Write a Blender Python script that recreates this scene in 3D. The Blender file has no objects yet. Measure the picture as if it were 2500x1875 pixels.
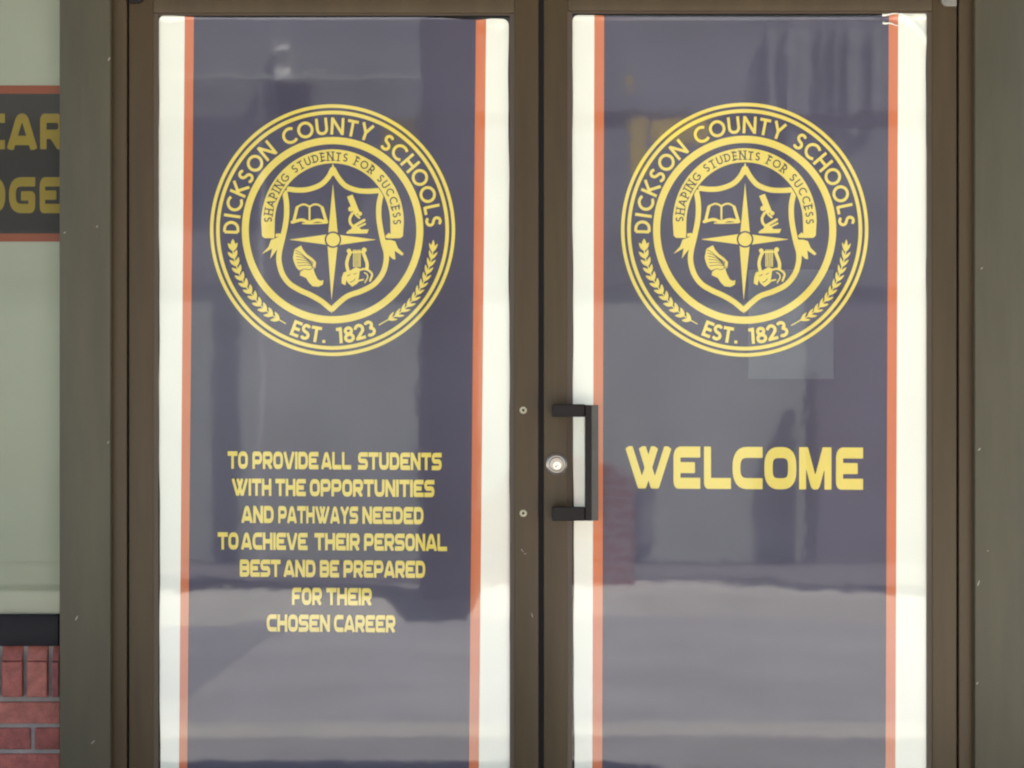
import bpy, math, random
import numpy as np
from mathutils import Vector

random.seed(7)
S = 0.00091            # metres per photo pixel on the plane of the door banners
D = 4.5                # camera to banner distance
CX, CY, CZ = 1250.0, 937.5, 1.225

# ------------------------------------------------------------------ camera, sky, sun, exposure
scn = bpy.context.scene
cam_d = bpy.data.cameras.new('camera')
cam = bpy.data.objects.new('camera', cam_d)
scn.collection.objects.link(cam)
cam.location = (0, -D, CZ)
cam.rotation_euler = (math.radians(90), 0, 0)
cam_d.sensor_width = 36.0
cam_d.lens = 36.0 * D / (2500 * S)
cam_d.clip_start = 0.05
cam_d.clip_end = 500
scn.camera = cam

SUN_EL, SUN_AZ = math.radians(62), math.radians(60)     # azimuth from +Y towards +X
w = bpy.data.worlds.new('World'); scn.world = w; w.use_nodes = True
nt = w.node_tree
bgn = nt.nodes.get('Background') or nt.nodes.new('ShaderNodeBackground')
sky = nt.nodes.new('ShaderNodeTexSky')
sky.sky_type = 'NISHITA'; sky.sun_disc = False
sky.sun_elevation = SUN_EL; sky.sun_rotation = SUN_AZ
nt.links.new(sky.outputs[0], bgn.inputs['Color'])
bgn.inputs['Strength'].default_value = 0.06
sl = bpy.data.lights.new('sun', 'SUN'); sl.energy = 5.0; sl.angle = math.radians(0.5); sl.color = (1.0, 0.94, 0.82)
so = bpy.data.objects.new('sun', sl); scn.collection.objects.link(so)
sd = Vector((math.cos(SUN_EL) * math.sin(SUN_AZ), math.cos(SUN_EL) * math.cos(SUN_AZ), math.sin(SUN_EL)))
so.rotation_euler = sd.to_track_quat('Z', 'Y').to_euler()
so.location = (3, 3, 12)
scn.view_settings.view_transform = 'Standard'
scn.view_settings.look = 'None'
scn.view_settings.gamma = 1.0
scn.view_settings.use_curve_mapping = False
scn.view_settings.exposure = 2.14
scn.render.engine = 'CYCLES'
scn.cycles.filter_width = 2.1

# ------------------------------------------------------------------ helpers
COL = scn.collection

def P(px, py, y=0.0):
    k = (D + y) / D
    return ((px - CX) * S * k, y, CZ - (py - CY) * S * k)

def PX(px, y=0.0): return P(px, 0, y)[0]
def PZ(py, y=0.0): return P(0, py, y)[2]

def R(px, py, L):
    """A point L metres in front of the glass that the glass mirrors at this pixel."""
    k = (D + L) / D
    return ((px - CX) * S * k, -L, CZ - (py - CY) * S * k)

def tag(o, label=None, cat=None, group=None, kind=None):
    if label: o['label'] = label
    if cat: o['category'] = cat
    if group: o['group'] = group
    if kind: o['kind'] = kind
    return o

def thing(name, label, cat, loc=(0, 0, 0), group=None):
    o = bpy.data.objects.new(name, None); COL.objects.link(o)
    o.location = loc; o.empty_display_size = 0.05
    return tag(o, label, cat, group)

def root_loc(p):
    v = Vector((0, 0, 0))
    while p is not None:
        v += Vector(p.location); p = p.parent
    return v

def mesh_obj(name, verts, faces, mat, parent=None, smooth=False):
    r = root_loc(parent)
    me = bpy.data.meshes.new(name)
    me.from_pydata([(v[0] - r.x, v[1] - r.y, v[2] - r.z) for v in verts], [], faces)
    me.materials.append(mat)
    if smooth:
        me.polygons.foreach_set('use_smooth', [True] * len(me.polygons))
    me.update()
    o = bpy.data.objects.new(name, me); COL.objects.link(o)
    o.parent = parent
    return o

def box(name, x0, x1, y0, y1, z0, z1, mat, parent=None, bevel=0.0, seg=2):
    if x0 > x1: x0, x1 = x1, x0
    if y0 > y1: y0, y1 = y1, y0
    if z0 > z1: z0, z1 = z1, z0
    v = [(x0, y0, z0), (x1, y0, z0), (x1, y1, z0), (x0, y1, z0), (x0, y0, z1), (x1, y0, z1), (x1, y1, z1), (x0, y1, z1)]
    f = [(0, 3, 2, 1), (4, 5, 6, 7), (0, 1, 5, 4), (1, 2, 6, 5), (2, 3, 7, 6), (3, 0, 4, 7)]
    o = mesh_obj(name, v, f, mat, parent)
    if bevel:
        m = o.modifiers.new('bevel', 'BEVEL'); m.width = bevel; m.segments = seg; m.limit_method = 'ANGLE'
        o.data.polygons.foreach_set('use_smooth', [True] * len(o.data.polygons))
    return o

def prism(name, poly, y0, y1, mat, parent=None, bevel=0.0):
    """polygon in x,z (counter-clockwise seen from -y), extruded from y0 (front) to y1."""
    n = len(poly)
    v = [(p[0], y0, p[1]) for p in poly] + [(p[0], y1, p[1]) for p in poly]
    f = [tuple(range(n)), tuple(range(2 * n - 1, n - 1, -1))]
    for i in range(n):
        j = (i + 1) % n
        f.append((i, i + n, j + n, j))
    o = mesh_obj(name, v, f, mat, parent)
    if bevel:
        m = o.modifiers.new('bevel', 'BEVEL'); m.width = bevel; m.segments = 2; m.limit_method = 'ANGLE'
    return o

def xsection(name, poly, z0, z1, mat, parent=None):
    """profile in x,y extruded along z."""
    n = len(poly)
    v = [(p[0], p[1], z0) for p in poly] + [(p[0], p[1], z1) for p in poly]
    f = [tuple(range(n - 1, -1, -1)), tuple(range(n, 2 * n))]
    for i in range(n):
        j = (i + 1) % n
        f.append((i, j, j + n, i + n))
    return mesh_obj(name, v, f, mat, parent)

def lathe_y(name, cx, cz, prof, mat, parent=None, n=40):
    """profile of (radius, y) turned about the y axis through cx, cz."""
    v, f = [], []
    for r_, y in prof:
        for i in range(n):
            a = 2 * math.pi * i / n
            v.append((cx + r_ * math.cos(a), y, cz + r_ * math.sin(a)))
    for k in range(len(prof) - 1):
        for i in range(n):
            j = (i + 1) % n
            f.append((k * n + i, k * n + j, (k + 1) * n + j, (k + 1) * n + i))
    f.append(tuple(range((len(prof) - 1) * n, len(prof) * n)))
    return mesh_obj(name, v, f, mat, parent)

# ------------------------------------------------------------------ materials
def new_mat(name):
    m = bpy.data.materials.new(name); m.use_nodes = True
    t = m.node_tree; t.nodes.clear()
    out = t.nodes.new('ShaderNodeOutputMaterial')
    return m, t, out

def coords(t):
    g = t.nodes.new('ShaderNodeNewGeometry')
    return g.outputs['Position']

def noise(t, vec, scale, detail=3, rough=0.5, stretch=None):
    if stretch:
        mp = t.nodes.new('ShaderNodeMapping'); mp.inputs['Scale'].default_value = stretch
        t.links.new(vec, mp.inputs['Vector']); vec = mp.outputs[0]
    n = t.nodes.new('ShaderNodeTexNoise')
    n.inputs['Scale'].default_value = scale; n.inputs['Detail'].default_value = detail
    n.inputs['Roughness'].default_value = rough
    t.links.new(vec, n.inputs['Vector'])
    return n.outputs['Fac']

def mixcol(t, fac, a, b):
    m = t.nodes.new('ShaderNodeMix'); m.data_type = 'RGBA'
    if hasattr(fac, 'links'): t.links.new(fac, m.inputs[0])
    else: m.inputs[0].default_value = fac
    for val, idx in ((a, 6), (b, 7)):
        if hasattr(val, 'links'): t.links.new(val, m.inputs[idx])
        else: m.inputs[idx].default_value = (*val, 1)
    return m.outputs[2]

def ramp(t, fac, lo, hi):
    m = t.nodes.new('ShaderNodeMapRange')
    m.inputs['From Min'].default_value = lo; m.inputs['From Max'].default_value = hi
    t.links.new(fac, m.inputs['Value'])
    return m.outputs[0]

def bump(t, h, strength, dist, nrm=None):
    b = t.nodes.new('ShaderNodeBump'); b.inputs['Strength'].default_value = strength
    b.inputs['Distance'].default_value = dist
    t.links.new(h, b.inputs['Height'])
    if nrm is not None: t.links.new(nrm, b.inputs['Normal'])
    return b.outputs[0]

def film_mat(name, col, perf=0.0, coat=1.0, coat_ior=1.8, coat_rough=0.032, var=0.05):
    """printed vinyl film behind a glossy laminate; a share of it is tiny holes."""
    m, t, out = new_mat(name)
    p = t.nodes.new('ShaderNodeBsdfPrincipled')
    vec = coords(t)
    n1 = noise(t, vec, 3.0, 4, 0.55)
    n2 = noise(t, vec, 420.0, 2, 0.6)
    dk = tuple(c * (1 - 2.0 * var) for c in col); lt = tuple(min(1, c * (1 + 1.2 * var)) for c in col)
    c1 = mixcol(t, ramp(t, n1, 0.3, 0.7), dk, lt)
    gr = mixcol(t, ramp(t, n2, 0.25, 0.75), tuple(c * 0.92 for c in (1, 1, 1)), (1, 1, 1))
    mm = t.nodes.new('ShaderNodeMix'); mm.data_type = 'RGBA'; mm.blend_type = 'MULTIPLY'; mm.inputs[0].default_value = 1
    t.links.new(c1, mm.inputs[6]); t.links.new(gr, mm.inputs[7])
    t.links.new(mm.outputs[2], p.inputs['Base Color'])
    p.inputs['Roughness'].default_value = 0.55
    p.inputs['Specular IOR Level'].default_value = 0.25
    p.inputs['Coat Weight'].default_value = coat
    p.inputs['Coat Roughness'].default_value = coat_rough
    p.inputs['Coat IOR'].default_value = coat_ior
    wob = noise(t, vec, 2.6, 2, 0.4)
    wob2 = noise(t, vec, 14.0, 2, 0.5)
    nb = bump(t, wob, 1.0, 0.00016)
    nb = bump(t, wob2, 1.0, 0.00012, nb)
    t.links.new(nb, p.inputs['Coat Normal'])
    if perf > 0:
        tr = t.nodes.new('ShaderNodeBsdfTransparent')
        mx = t.nodes.new('ShaderNodeMixShader'); mx.inputs[0].default_value = perf
        t.links.new(p.outputs[0], mx.inputs[1]); t.links.new(tr.outputs[0], mx.inputs[2])
        t.links.new(mx.outputs[0], out.inputs['Surface'])
    else:
        t.links.new(p.outputs[0], out.inputs['Surface'])
    return m

def glass_mat(name, tint, ior=1.5):
    m, t, out = new_mat(name)
    tr = t.nodes.new('ShaderNodeBsdfTransparent'); tr.inputs['Color'].default_value = (*tint, 1)
    gl = t.nodes.new('ShaderNodeBsdfGlossy'); gl.inputs['Roughness'].default_value = 0.01
    fr = t.nodes.new('ShaderNodeFresnel'); fr.inputs['IOR'].default_value = ior
    nb = bump(t, noise(t, coords(t), 2.0, 2, 0.4), 1.0, 0.0002)
    t.links.new(nb, gl.inputs['Normal'])
    mx = t.nodes.new('ShaderNodeMixShader')
    t.links.new(fr.outputs[0], mx.inputs[0]); t.links.new(tr.outputs[0], mx.inputs[1]); t.links.new(gl.outputs[0], mx.inputs[2])
    t.links.new(mx.outputs[0], out.inputs['Surface'])
    return m

def solid_mat(name, col, rough=0.5, metallic=0.0, var=0.12, nscale=8.0, grain=0.0, gscale=600, bmp=0.0, bscale=60, stretch=None, spec=0.5):
    m, t, out = new_mat(name)
    p = t.nodes.new('ShaderNodeBsdfPrincipled')
    vec = coords(t)
    n1 = noise(t, vec, nscale, 5, 0.6, stretch)
    dk = tuple(c * (1 - var) for c in col); lt = tuple(min(1, c * (1 + var)) for c in col)
    c = mixcol(t, ramp(t, n1, 0.3, 0.7), dk, lt)
    if grain:
        n2 = noise(t, vec, gscale, 2, 0.6)
        mm = t.nodes.new('ShaderNodeMix'); mm.data_type = 'RGBA'; mm.blend_type = 'MULTIPLY'; mm.inputs[0].default_value = 1
        t.links.new(c, mm.inputs[6])
        t.links.new(mixcol(t, ramp(t, n2, 0.25, 0.75), (1 - grain,) * 3, (1, 1, 1)), mm.inputs[7])
        c = mm.outputs[2]
    t.links.new(c, p.inputs['Base Color'])
    p.inputs['Roughness'].default_value = rough
    p.inputs['Metallic'].default_value = metallic
    p.inputs['Specular IOR Level'].default_value = spec
    if bmp:
        t.links.new(bump(t, noise(t, vec, bscale, 4, 0.6), 1.0, bmp), p.inputs['Normal'])
    t.links.new(p.outputs[0], out.inputs['Surface'])
    return m

M = {}
M['bronze'] = solid_mat('bronze_anodised', (0.068, 0.045, 0.020), 0.45, 0.0, 0.14, 5, 0.10, 900, stretch=(6, 6, 0.5), spec=0.32)
M['bronze_stop'] = solid_mat('bronze_stop', (0.066, 0.042, 0.022), 0.45, 0.0, 0.12, 6, 0.08, 900)
M['mullion'] = solid_mat('grey_bronze_mullion', (0.074, 0.065, 0.038), 0.48, 0.0, 0.14, 4, 0.12, 800, stretch=(5, 5, 0.6), spec=0.35)
M['gasket'] = solid_mat('black_gasket', (0.012, 0.011, 0.010), 0.7, 0, 0.1)
M['dark_frame'] = solid_mat('dark_window_frame', (0.009, 0.008, 0.011), 0.5, 0, 0.15, spec=0.2)
M['handle'] = solid_mat('dark_bronze_handle', (0.010, 0.007, 0.006), 0.42, 0, 0.15, 30, spec=0.22)
M['handle_edge'] = solid_mat('lit_handle_edge', (0.06, 0.053, 0.043), 0.45, 0, 0.2, 40)  # paler than the grip: light on the bevel put into the colour
M['steel'] = solid_mat('satin_steel', (0.40, 0.37, 0.32), 0.34, 1.0, 0.08, 60)
M['brass'] = solid_mat('nickel_plug', (0.86, 0.80, 0.70), 0.30, 1.0, 0.05, 60)
M['screw'] = solid_mat('zinc_screw', (0.42, 0.39, 0.27), 0.4, 0.6, 0.15, 80)
M['chip'] = solid_mat('bare_metal_chip', (0.30, 0.27, 0.21), 0.5, 0, 0.2, 50)
M['pivot'] = solid_mat('grey_pivot_metal', (0.20, 0.185, 0.15), 0.4, 0.2, 0.2, 60)
M['navy'] = film_mat('navy_film', (0.104, 0.096, 0.140), perf=0.36, var=0.10)
M['orange'] = film_mat('orange_film', (0.58, 0.155, 0.050), var=0.05)
M['white'] = film_mat('white_film', (0.82, 0.82, 0.68), var=0.025)
M['yellow'] = film_mat('yellow_film', (0.76, 0.60, 0.105), var=0.04)
M['ribbon_ink'] = film_mat('ribbon_ink', (0.06, 0.05, 0.04), var=0.05)
M['w_navy'] = solid_mat('window_navy', (0.065, 0.055, 0.065), 0.6, 0, 0.08)
M['w_white'] = solid_mat('window_white', (0.70, 0.72, 0.67), 0.6, 0, 0.04, 2)
M['w_orange'] = solid_mat('window_orange', (0.50, 0.12, 0.065), 0.6, 0, 0.05)
M['w_yellow'] = solid_mat('window_yellow', (0.56, 0.40, 0.075), 0.6, 0, 0.05)
M['paper'] = solid_mat('white_paper', (0.85, 0.86, 0.86), 0.7, 0, 0.03)
M['glass'] = glass_mat('door_glass', (0.85, 0.9, 0.88))
M['tint_glass'] = glass_mat('tinted_window_glass', (0.82, 0.83, 0.78), 1.3)
M['brick'] = [solid_mat('red_brick_%d' % i, c, 0.85, 0, 0.28, 45, 0.35, 420, 0.0025, 200) for i, c in enumerate([(0.34, 0.105, 0.085), (0.30, 0.090, 0.075), (0.38, 0.13, 0.10), (0.27, 0.085, 0.080)])]
M['mortar'] = solid_mat('grey_mortar', (0.28, 0.26, 0.25), 0.95, 0, 0.15, 40, 0.3, 500, 0.001, 250)
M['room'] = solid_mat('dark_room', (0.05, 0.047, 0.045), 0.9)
M['concrete'] = solid_mat('pale_concrete', (0.60, 0.585, 0.56), 0.9, 0, 0.10, 1.5, 0.15, 120)
M['drive'] = solid_mat('worn_drive', (0.48, 0.475, 0.50), 0.9, 0, 0.14, 1.4, 0.15, 90)
M['bed_far'] = solid_mat('far_asphalt', (0.20, 0.19, 0.21), 0.9, 0, 0.15, 3)
M['bed'] = solid_mat('dark_asphalt', (0.34, 0.34, 0.38), 0.9, 0, 0.15, 3)
M['strip_shade'] = solid_mat('shadow_toned_paving', (0.37, 0.365, 0.37), 0.9, 0, 0.15, 2)
M['kerb'] = solid_mat('kerb_concrete', (0.58, 0.565, 0.54), 0.9, 0, 0.08, 3)
M['soffit'] = solid_mat('tan_soffit', (0.20, 0.15, 0.075), 0.8, 0, 0.05)
M['fascia'] = solid_mat('bronze_fascia', (0.10, 0.08, 0.06), 0.6)
M['far_wall'] = solid_mat('grey_green_wall', (0.60, 0.64, 0.60), 0.9, 0, 0.16, 1.2)
M['far_rib'] = solid_mat('pale_rib', (0.40, 0.41, 0.42), 0.9)
M['far_upper'] = solid_mat('grey_upper_wall', (0.30, 0.31, 0.32), 0.9, 0, 0.25, 1.6, stretch=(.5, 1, 1.6))
M['far_dark'] = solid_mat('plum_grey_wall', (0.28, 0.25, 0.28), 0.9, 0, 0.10, 1)
M['far_black'] = solid_mat('dark_column', (0.09, 0.075, 0.085), 0.8)
M['far_yellow'] = solid_mat('yellow_beam_paint', (0.85, 0.62, 0.05), 0.6)
M['far_white'] = solid_mat('far_white_paint', (0.85, 0.85, 0.85), 0.6)
M['roof_membrane'] = solid_mat('roof_membrane', (0.2, 0.19, 0.18), 0.9)
M['grass'] = solid_mat('lawn', (0.06, 0.10, 0.04), 0.95, 0, 0.3, 6)

def brick_texture_mat():
    m, t, out = new_mat('far_brick')
    p = t.nodes.new('ShaderNodeBsdfPrincipled')
    mp = t.nodes.new('ShaderNodeMapping'); mp.inputs['Rotation'].default_value = (math.radians(90), 0, 0)
    t.links.new(coords(t), mp.inputs['Vector'])
    b = t.nodes.new('ShaderNodeTexBrick')
    b.inputs['Color1'].default_value = (0.36, 0.11, 0.08, 1); b.inputs['Color2'].default_value = (0.27, 0.085, 0.07, 1)
    b.inputs['Mortar'].default_value = (0.4, 0.36, 0.32, 1)
    b.inputs['Scale'].default_value = 1; b.inputs['Brick Width'].default_value = 0.2; b.inputs['Row Height'].default_value = 0.067
    b.inputs['Mortar Size'].default_value = 0.01
    t.links.new(mp.outputs[0], b.inputs['Vector'])
    t.links.new(b.outputs['Color'], p.inputs['Base Color']); p.inputs['Roughness'].default_value = 0.9
    t.links.new(p.outputs[0], out.inputs['Surface'])
    return m
M['far_brick'] = brick_texture_mat()

# ------------------------------------------------------------------ 2D shape engine: distance fields -> flat meshes
def fillet(pts, closed=False):
    """pts: (x, y[, r]); returns a polyline with rounded corners."""
    n = len(pts); out = []
    for i, p in enumerate(pts):
        r_ = p[2] if len(p) > 2 else 0
        if r_ <= 0 or (not closed and (i == 0 or i == n - 1)):
            out.append((p[0], p[1])); continue
        a = np.array(pts[i - 1][:2], float); b = np.array(p[:2], float); c = np.array(pts[(i + 1) % n][:2], float)
        u = (a - b); v = (c - b); lu, lv = np.linalg.norm(u), np.linalg.norm(v)
        r_ = min(r_, lu * 0.5, lv * 0.5)
        s_ = b + u / lu * r_; e_ = b + v / lv * r_
        for k in range(7):
            q = k / 6.0
            out.append(tuple((1 - q) ** 2 * s_ + 2 * q * (1 - q) * b + q * q * e_))
    if closed: out.append(out[0])
    return out

class Field:
    def __init__(s, x0, y0, x1, y1, h):
        s.x0, s.y0, s.h = x0, y0, h
        s.nx = int(math.ceil((x1 - x0) / h)) + 1; s.ny = int(math.ceil((y1 - y0) / h)) + 1
        s.f = np.full((s.ny, s.nx), 1e3)
        s.xs = x0 + np.arange(s.nx) * h; s.ys = y0 + np.arange(s.ny) * h
    def win(s, xa, ya, xb, yb):
        i0 = max(0, int((xa - s.x0) / s.h) - 1); i1 = min(s.nx, int((xb - s.x0) / s.h) + 3)
        j0 = max(0, int((ya - s.y0) / s.h) - 1); j1 = min(s.ny, int((yb - s.y0) / s.h) + 3)
        return i0, i1, j0, j1
    def apply(s, bb, fn, sub=False):
        m = 3 * s.h
        i0, i1, j0, j1 = s.win(bb[0] - m, bb[1] - m, bb[2] + m, bb[3] + m)
        if i1 <= i0 or j1 <= j0: return
        X, Y = np.meshgrid(s.xs[i0:i1], s.ys[j0:j1])
        d = fn(X, Y)
        if sub: s.f[j0:j1, i0:i1] = np.maximum(s.f[j0:j1, i0:i1], -d)
        else: s.f[j0:j1, i0:i1] = np.minimum(s.f[j0:j1, i0:i1], d)
    def seg(s, a, b, w, sub=False, capa=True, capb=True, w2=None):
        """stroke from a to b; round where cap is True, cut square where False; w2 is the width at b."""
        w2 = w if w2 is None else w2
        ax, ay = a; bx, by = b; L = math.hypot(bx - ax, by - ay)
        if L < 1e-9: return s.circle(a, w / 2, sub)
        ux, uy = (bx - ax) / L, (by - ay) / L; W = max(w, w2)
        def fn(X, Y):
            t_ = (X - ax) * ux + (Y - ay) * uy; n_ = np.abs(-(X - ax) * uy + (Y - ay) * ux)
            tc = np.clip(t_ / L, 0, 1); hw = (w + (w2 - w) * tc) / 2
            d = np.hypot(t_ - tc * L, n_) - hw
            if not capa: d = np.maximum(d, -t_)
            if not capb: d = np.maximum(d, t_ - L)
            return d
        s.apply((min(ax, bx) - W, min(ay, by) - W, max(ax, bx) + W, max(ay, by) + W), fn, sub)
    def line(s, pts, w, sub=False, caps=False):
        n = len(pts)
        closed = n > 2 and abs(pts[0][0] - pts[-1][0]) < 1e-6 and abs(pts[0][1] - pts[-1][1]) < 1e-6
        for i in range(n - 1):
            s.seg(pts[i], pts[i + 1], w, sub, caps or closed or i > 0, caps or closed or i < n - 2)
    def circle(s, c, r_, sub=False, sy=1.0):
        s.apply((c[0] - r_, c[1] - r_ * sy, c[0] + r_, c[1] + r_ * sy), lambda X, Y: np.hypot(X - c[0], (Y - c[1]) / sy) - r_, sub)
    def ring(s, c, r0, r1, sub=False):
        s.apply((c[0] - r1, c[1] - r1, c[0] + r1, c[1] + r1), lambda X, Y: np.abs(np.hypot(X - c[0], Y - c[1]) - (r0 + r1) / 2) - (r1 - r0) / 2, sub)
    def ellipse(s, c, a, b, ang, sub=False):
        ca, sa = math.cos(ang), math.sin(ang); m = max(a, b)
        def fn(X, Y):
            u = (X - c[0]) * ca + (Y - c[1]) * sa; v = -(X - c[0]) * sa + (Y - c[1]) * ca
            return (np.hypot(u / a, v / b) - 1) * min(a, b)
        s.apply((c[0] - m, c[1] - m, c[0] + m, c[1] + m), fn, sub)
    def leaf(s, c, a, b, ang):
        ca, sa = math.cos(ang), math.sin(ang)
        def fn(X, Y):
            u = (X - c[0]) * ca + (Y - c[1]) * sa; v = -(X - c[0]) * sa + (Y - c[1]) * ca
            return np.maximum(np.abs(v) - b * (1 - (u / a) ** 2), np.abs(u) - a)
        s.apply((c[0] - a, c[1] - a, c[0] + a, c[1] + a), fn)
    def poly(s, pts, sub=False, rnd=0.0):
        xs = [p[0] for p in pts]; ys = [p[1] for p in pts]
        def fn(X, Y):
            d = np.full(X.shape, 1e9); ins = np.zeros(X.shape, bool)
            n = len(pts)
            for i in range(n):
                ax, ay = pts[i]; bx, by = pts[(i + 1) % n]
                dx, dy = bx - ax, by - ay; l2 = dx * dx + dy * dy + 1e-12
                t_ = np.clip(((X - ax) * dx + (Y - ay) * dy) / l2, 0, 1)
                d = np.minimum(d, np.hypot(X - ax - t_ * dx, Y - ay - t_ * dy))
                c = (ay > Y) != (by > Y)
                ins ^= c & (X < (bx - ax) * (Y - ay) / ((by - ay) if by != ay else 1e-12) + ax)
            return np.where(ins, -d, d) - rnd
        s.apply((min(xs) - rnd, min(ys) - rnd, max(xs) + rnd, max(ys) + rnd), fn, sub)
    def mesh(s):
        """marching squares; returns 2D verts and faces."""
        f = s.f + 1e-7
        ins = f < 0
        V = []; F = []; cache = {}
        def vert(x, y):
            k = (round(x, 5), round(y, 5))
            i = cache.get(k)
            if i is None:
                i = len(V); cache[k] = i; V.append((x, y))
            return i
        a = ins[:-1, :-1]; b = ins[:-1, 1:]; c = ins[1:, 1:]; d = ins[1:, :-1]
        full = a & b & c & d; anyi = a | b | c | d
        h = s.h
        for j in range(s.ny - 1):
            row = full[j]
            if row.any():
                e = np.diff(np.concatenate(([0], row.astype(np.int8), [0])))
                st = np.where(e == 1)[0]; en = np.where(e == -1)[0]
                y = s.y0 + j * h
                for p, q in zip(st, en):
                    xa = s.x0 + p * h; xb = s.x0 + q * h
                    F.append((vert(xa, y), vert(xb, y), vert(xb, y + h), vert(xa, y + h)))
        js, is_ = np.where(anyi & ~full)
        for j, i in zip(js, is_):
            x = s.x0 + i * h; y = s.y0 + j * h
            cs = [(x, y, f[j, i]), (x + h, y, f[j, i + 1]), (x + h, y + h, f[j + 1, i + 1]), (x, y + h, f[j + 1, i])]
            pl = []
            for k in range(4):
                p, q = cs[k], cs[(k + 1) % 4]
                if p[2] < 0: pl.append((p[0], p[1]))
                if (p[2] < 0) != (q[2] < 0):
                    t_ = p[2] / (p[2] - q[2])
                    pl.append((p[0] + (q[0] - p[0]) * t_, p[1] + (q[1] - p[1]) * t_))
            ids = []
            for p in pl:
                k = vert(*p)
                if not ids or (ids[-1] != k and ids[0] != k): ids.append(k)
            if len(ids) >= 3: F.append(tuple(ids))
        return V, F

def arc(cx, cy, rx, ry, a0, a1, n=14):
    return [(cx + rx * math.cos(math.radians(a0 + (a1 - a0) * i / n)), cy + ry * math.sin(math.radians(a0 + (a1 - a0) * i / n))) for i in range(n + 1)]

# ---- block lettering (stroke .26 of the cap height, later narrowed)
a_, b_, r_ = 0.13, 0.87, 0.87
def L(*p): return list(p)
TECH = {
    'T': (1.0, [L((0, b_), (1, b_)), L((.5, b_), (.5, 0))]),
    'O': (1.0, [('c', L((a_, a_, .30), (r_, a_, .30), (r_, b_, .30), (a_, b_, .30)))]),
    'D': (1.0, [('c', L((a_, a_, .0), (r_, a_, .34), (r_, b_, .34), (a_, b_, .0)))]),
    'P': (1.0, [L((a_, 0), (a_, b_, .06), (r_, b_, .24), (r_, .40, .24), (a_, .40))]),
    'R': (1.0, [L((a_, 0), (a_, b_, .06), (r_, b_, .24), (r_, .42, .24), (a_, .42)), L((.48, .42), (.88, 0))]),
    'S': (1.0, [L((1, b_), (a_, b_, .2), (a_, .5, .2), (r_, .5, .2), (r_, a_, .2), (0, a_))]),
    'E': (1.0, [L((1, b_), (a_, b_, .14), (a_, a_, .06), (1, a_)), L((a_, .5), (.8, .5))]),
    'F': (0.95, [L((.95, b_), (a_, b_, .14), (a_, 0)), L((a_, .46), (.78, .46))]),
    'B': (1.0, [('c', L((a_, a_, .0), (r_, a_, .2), (r_, b_, .2), (a_, b_, .0))), L((a_, .5), (.86, .5))]),
    'A': (1.12, [L((.10, 0), (.46, b_, .12), (.66, b_, .12), (1.02, 0)), L((.3, .26), (.82, .26))]),
    'V': (1.10, [L((.10, 1), (.48, .08, .05), (.62, .08, .05), (1.0, 1))]),
    'U': (1.0, [L((a_, 1), (a_, a_, .30), (r_, a_, .30), (r_, 1))]),
    'N': (1.0, [L((a_, 0), (a_, 1)), L((r_, 0), (r_, 1)), L((a_ + .02, .93), (r_ - .02, .07))]),
    'H': (1.0, [L((a_, 0), (a_, 1)), L((r_, 0), (r_, 1)), L((a_, .5), (r_, .5))]),
    'I': (0.26, [L((a_, 0), (a_, 1))]),
    'W': (1.72, [L((.12, 1), (.58, .08, .05), (.66, .08, .05), (1.10, 1)), L((.62, 1), (1.06, .08, .05), (1.14, .08, .05), (1.60, 1))]),
    'M': (1.22, [L((a_, 0), (a_, 1)), L((1.09, 0), (1.09, 1)), L((.20, .98), (.56, .12, .04), (.66, .12, .04), (1.02, .98))]),
    'Y': (1.04, [L((.10, 1), (.52, .48)), L((.94, 1), (.52, .48)), L((.52, .52), (.52, 0))]),
    'C': (1.0, [L((1, b_), (a_, b_, .34), (a_, a_, .34), (1, a_))]),
    'G': (1.0, [L((1, b_), (a_, b_, .34), (a_, a_, .34), (r_, a_, .08), (r_, .48, .02), (.46, .48))]),
    'L': (1.0, [L((a_, 1), (a_, a_, .03), (1, a_))]),
}
_tc = {}
def tech_glyph(ch):
    if ch not in _tc:
        w_, strokes = TECH[ch]
        F = Field(-.15, -.15, w_ + .15, 1.15, .026)
        for st in strokes:
            if isinstance(st, tuple): F.line(fillet(st[1], True), .26)
            else: F.line(fillet(st), .26)
        F.f = F.f + 0.0
        # cut everything level with the cap line and the base line, corners slightly eased
        F.apply((-.15, 1.0, w_ + .15, 1.2), lambda X, Y: 1.0 - Y, True)
        F.apply((-.15, -.2, w_ + .15, 0.0), lambda X, Y: Y, True)
        _tc[ch] = (w_, *F.mesh())
    return _tc[ch]

def tech_words(words, gap=.13, slope=0.0, x_ref=0.0):
    """words: (text, x0, x1, ybase, cap) in photo pixels -> verts (px, py), faces"""
    V, Fc = [], []
    for text, x0, x1, yb, cap in words:
        tot = sum(tech_glyph(c)[0] for c in text) + gap * (len(text) - 1)
        k = (x1 - x0) / tot; u = 0.0
        for c in text:
            w_, gv, gf = tech_glyph(c)
            base = len(V)
            for (gx, gy) in gv:
                X = x0 + (u + gx) * k
                V.append((X, yb - gy * cap + slope * (X - x_ref)))
            Fc += [tuple(base + i for i in f)[::-1] for f in gf]
            u += w_ + gap
    return V, Fc

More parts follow.
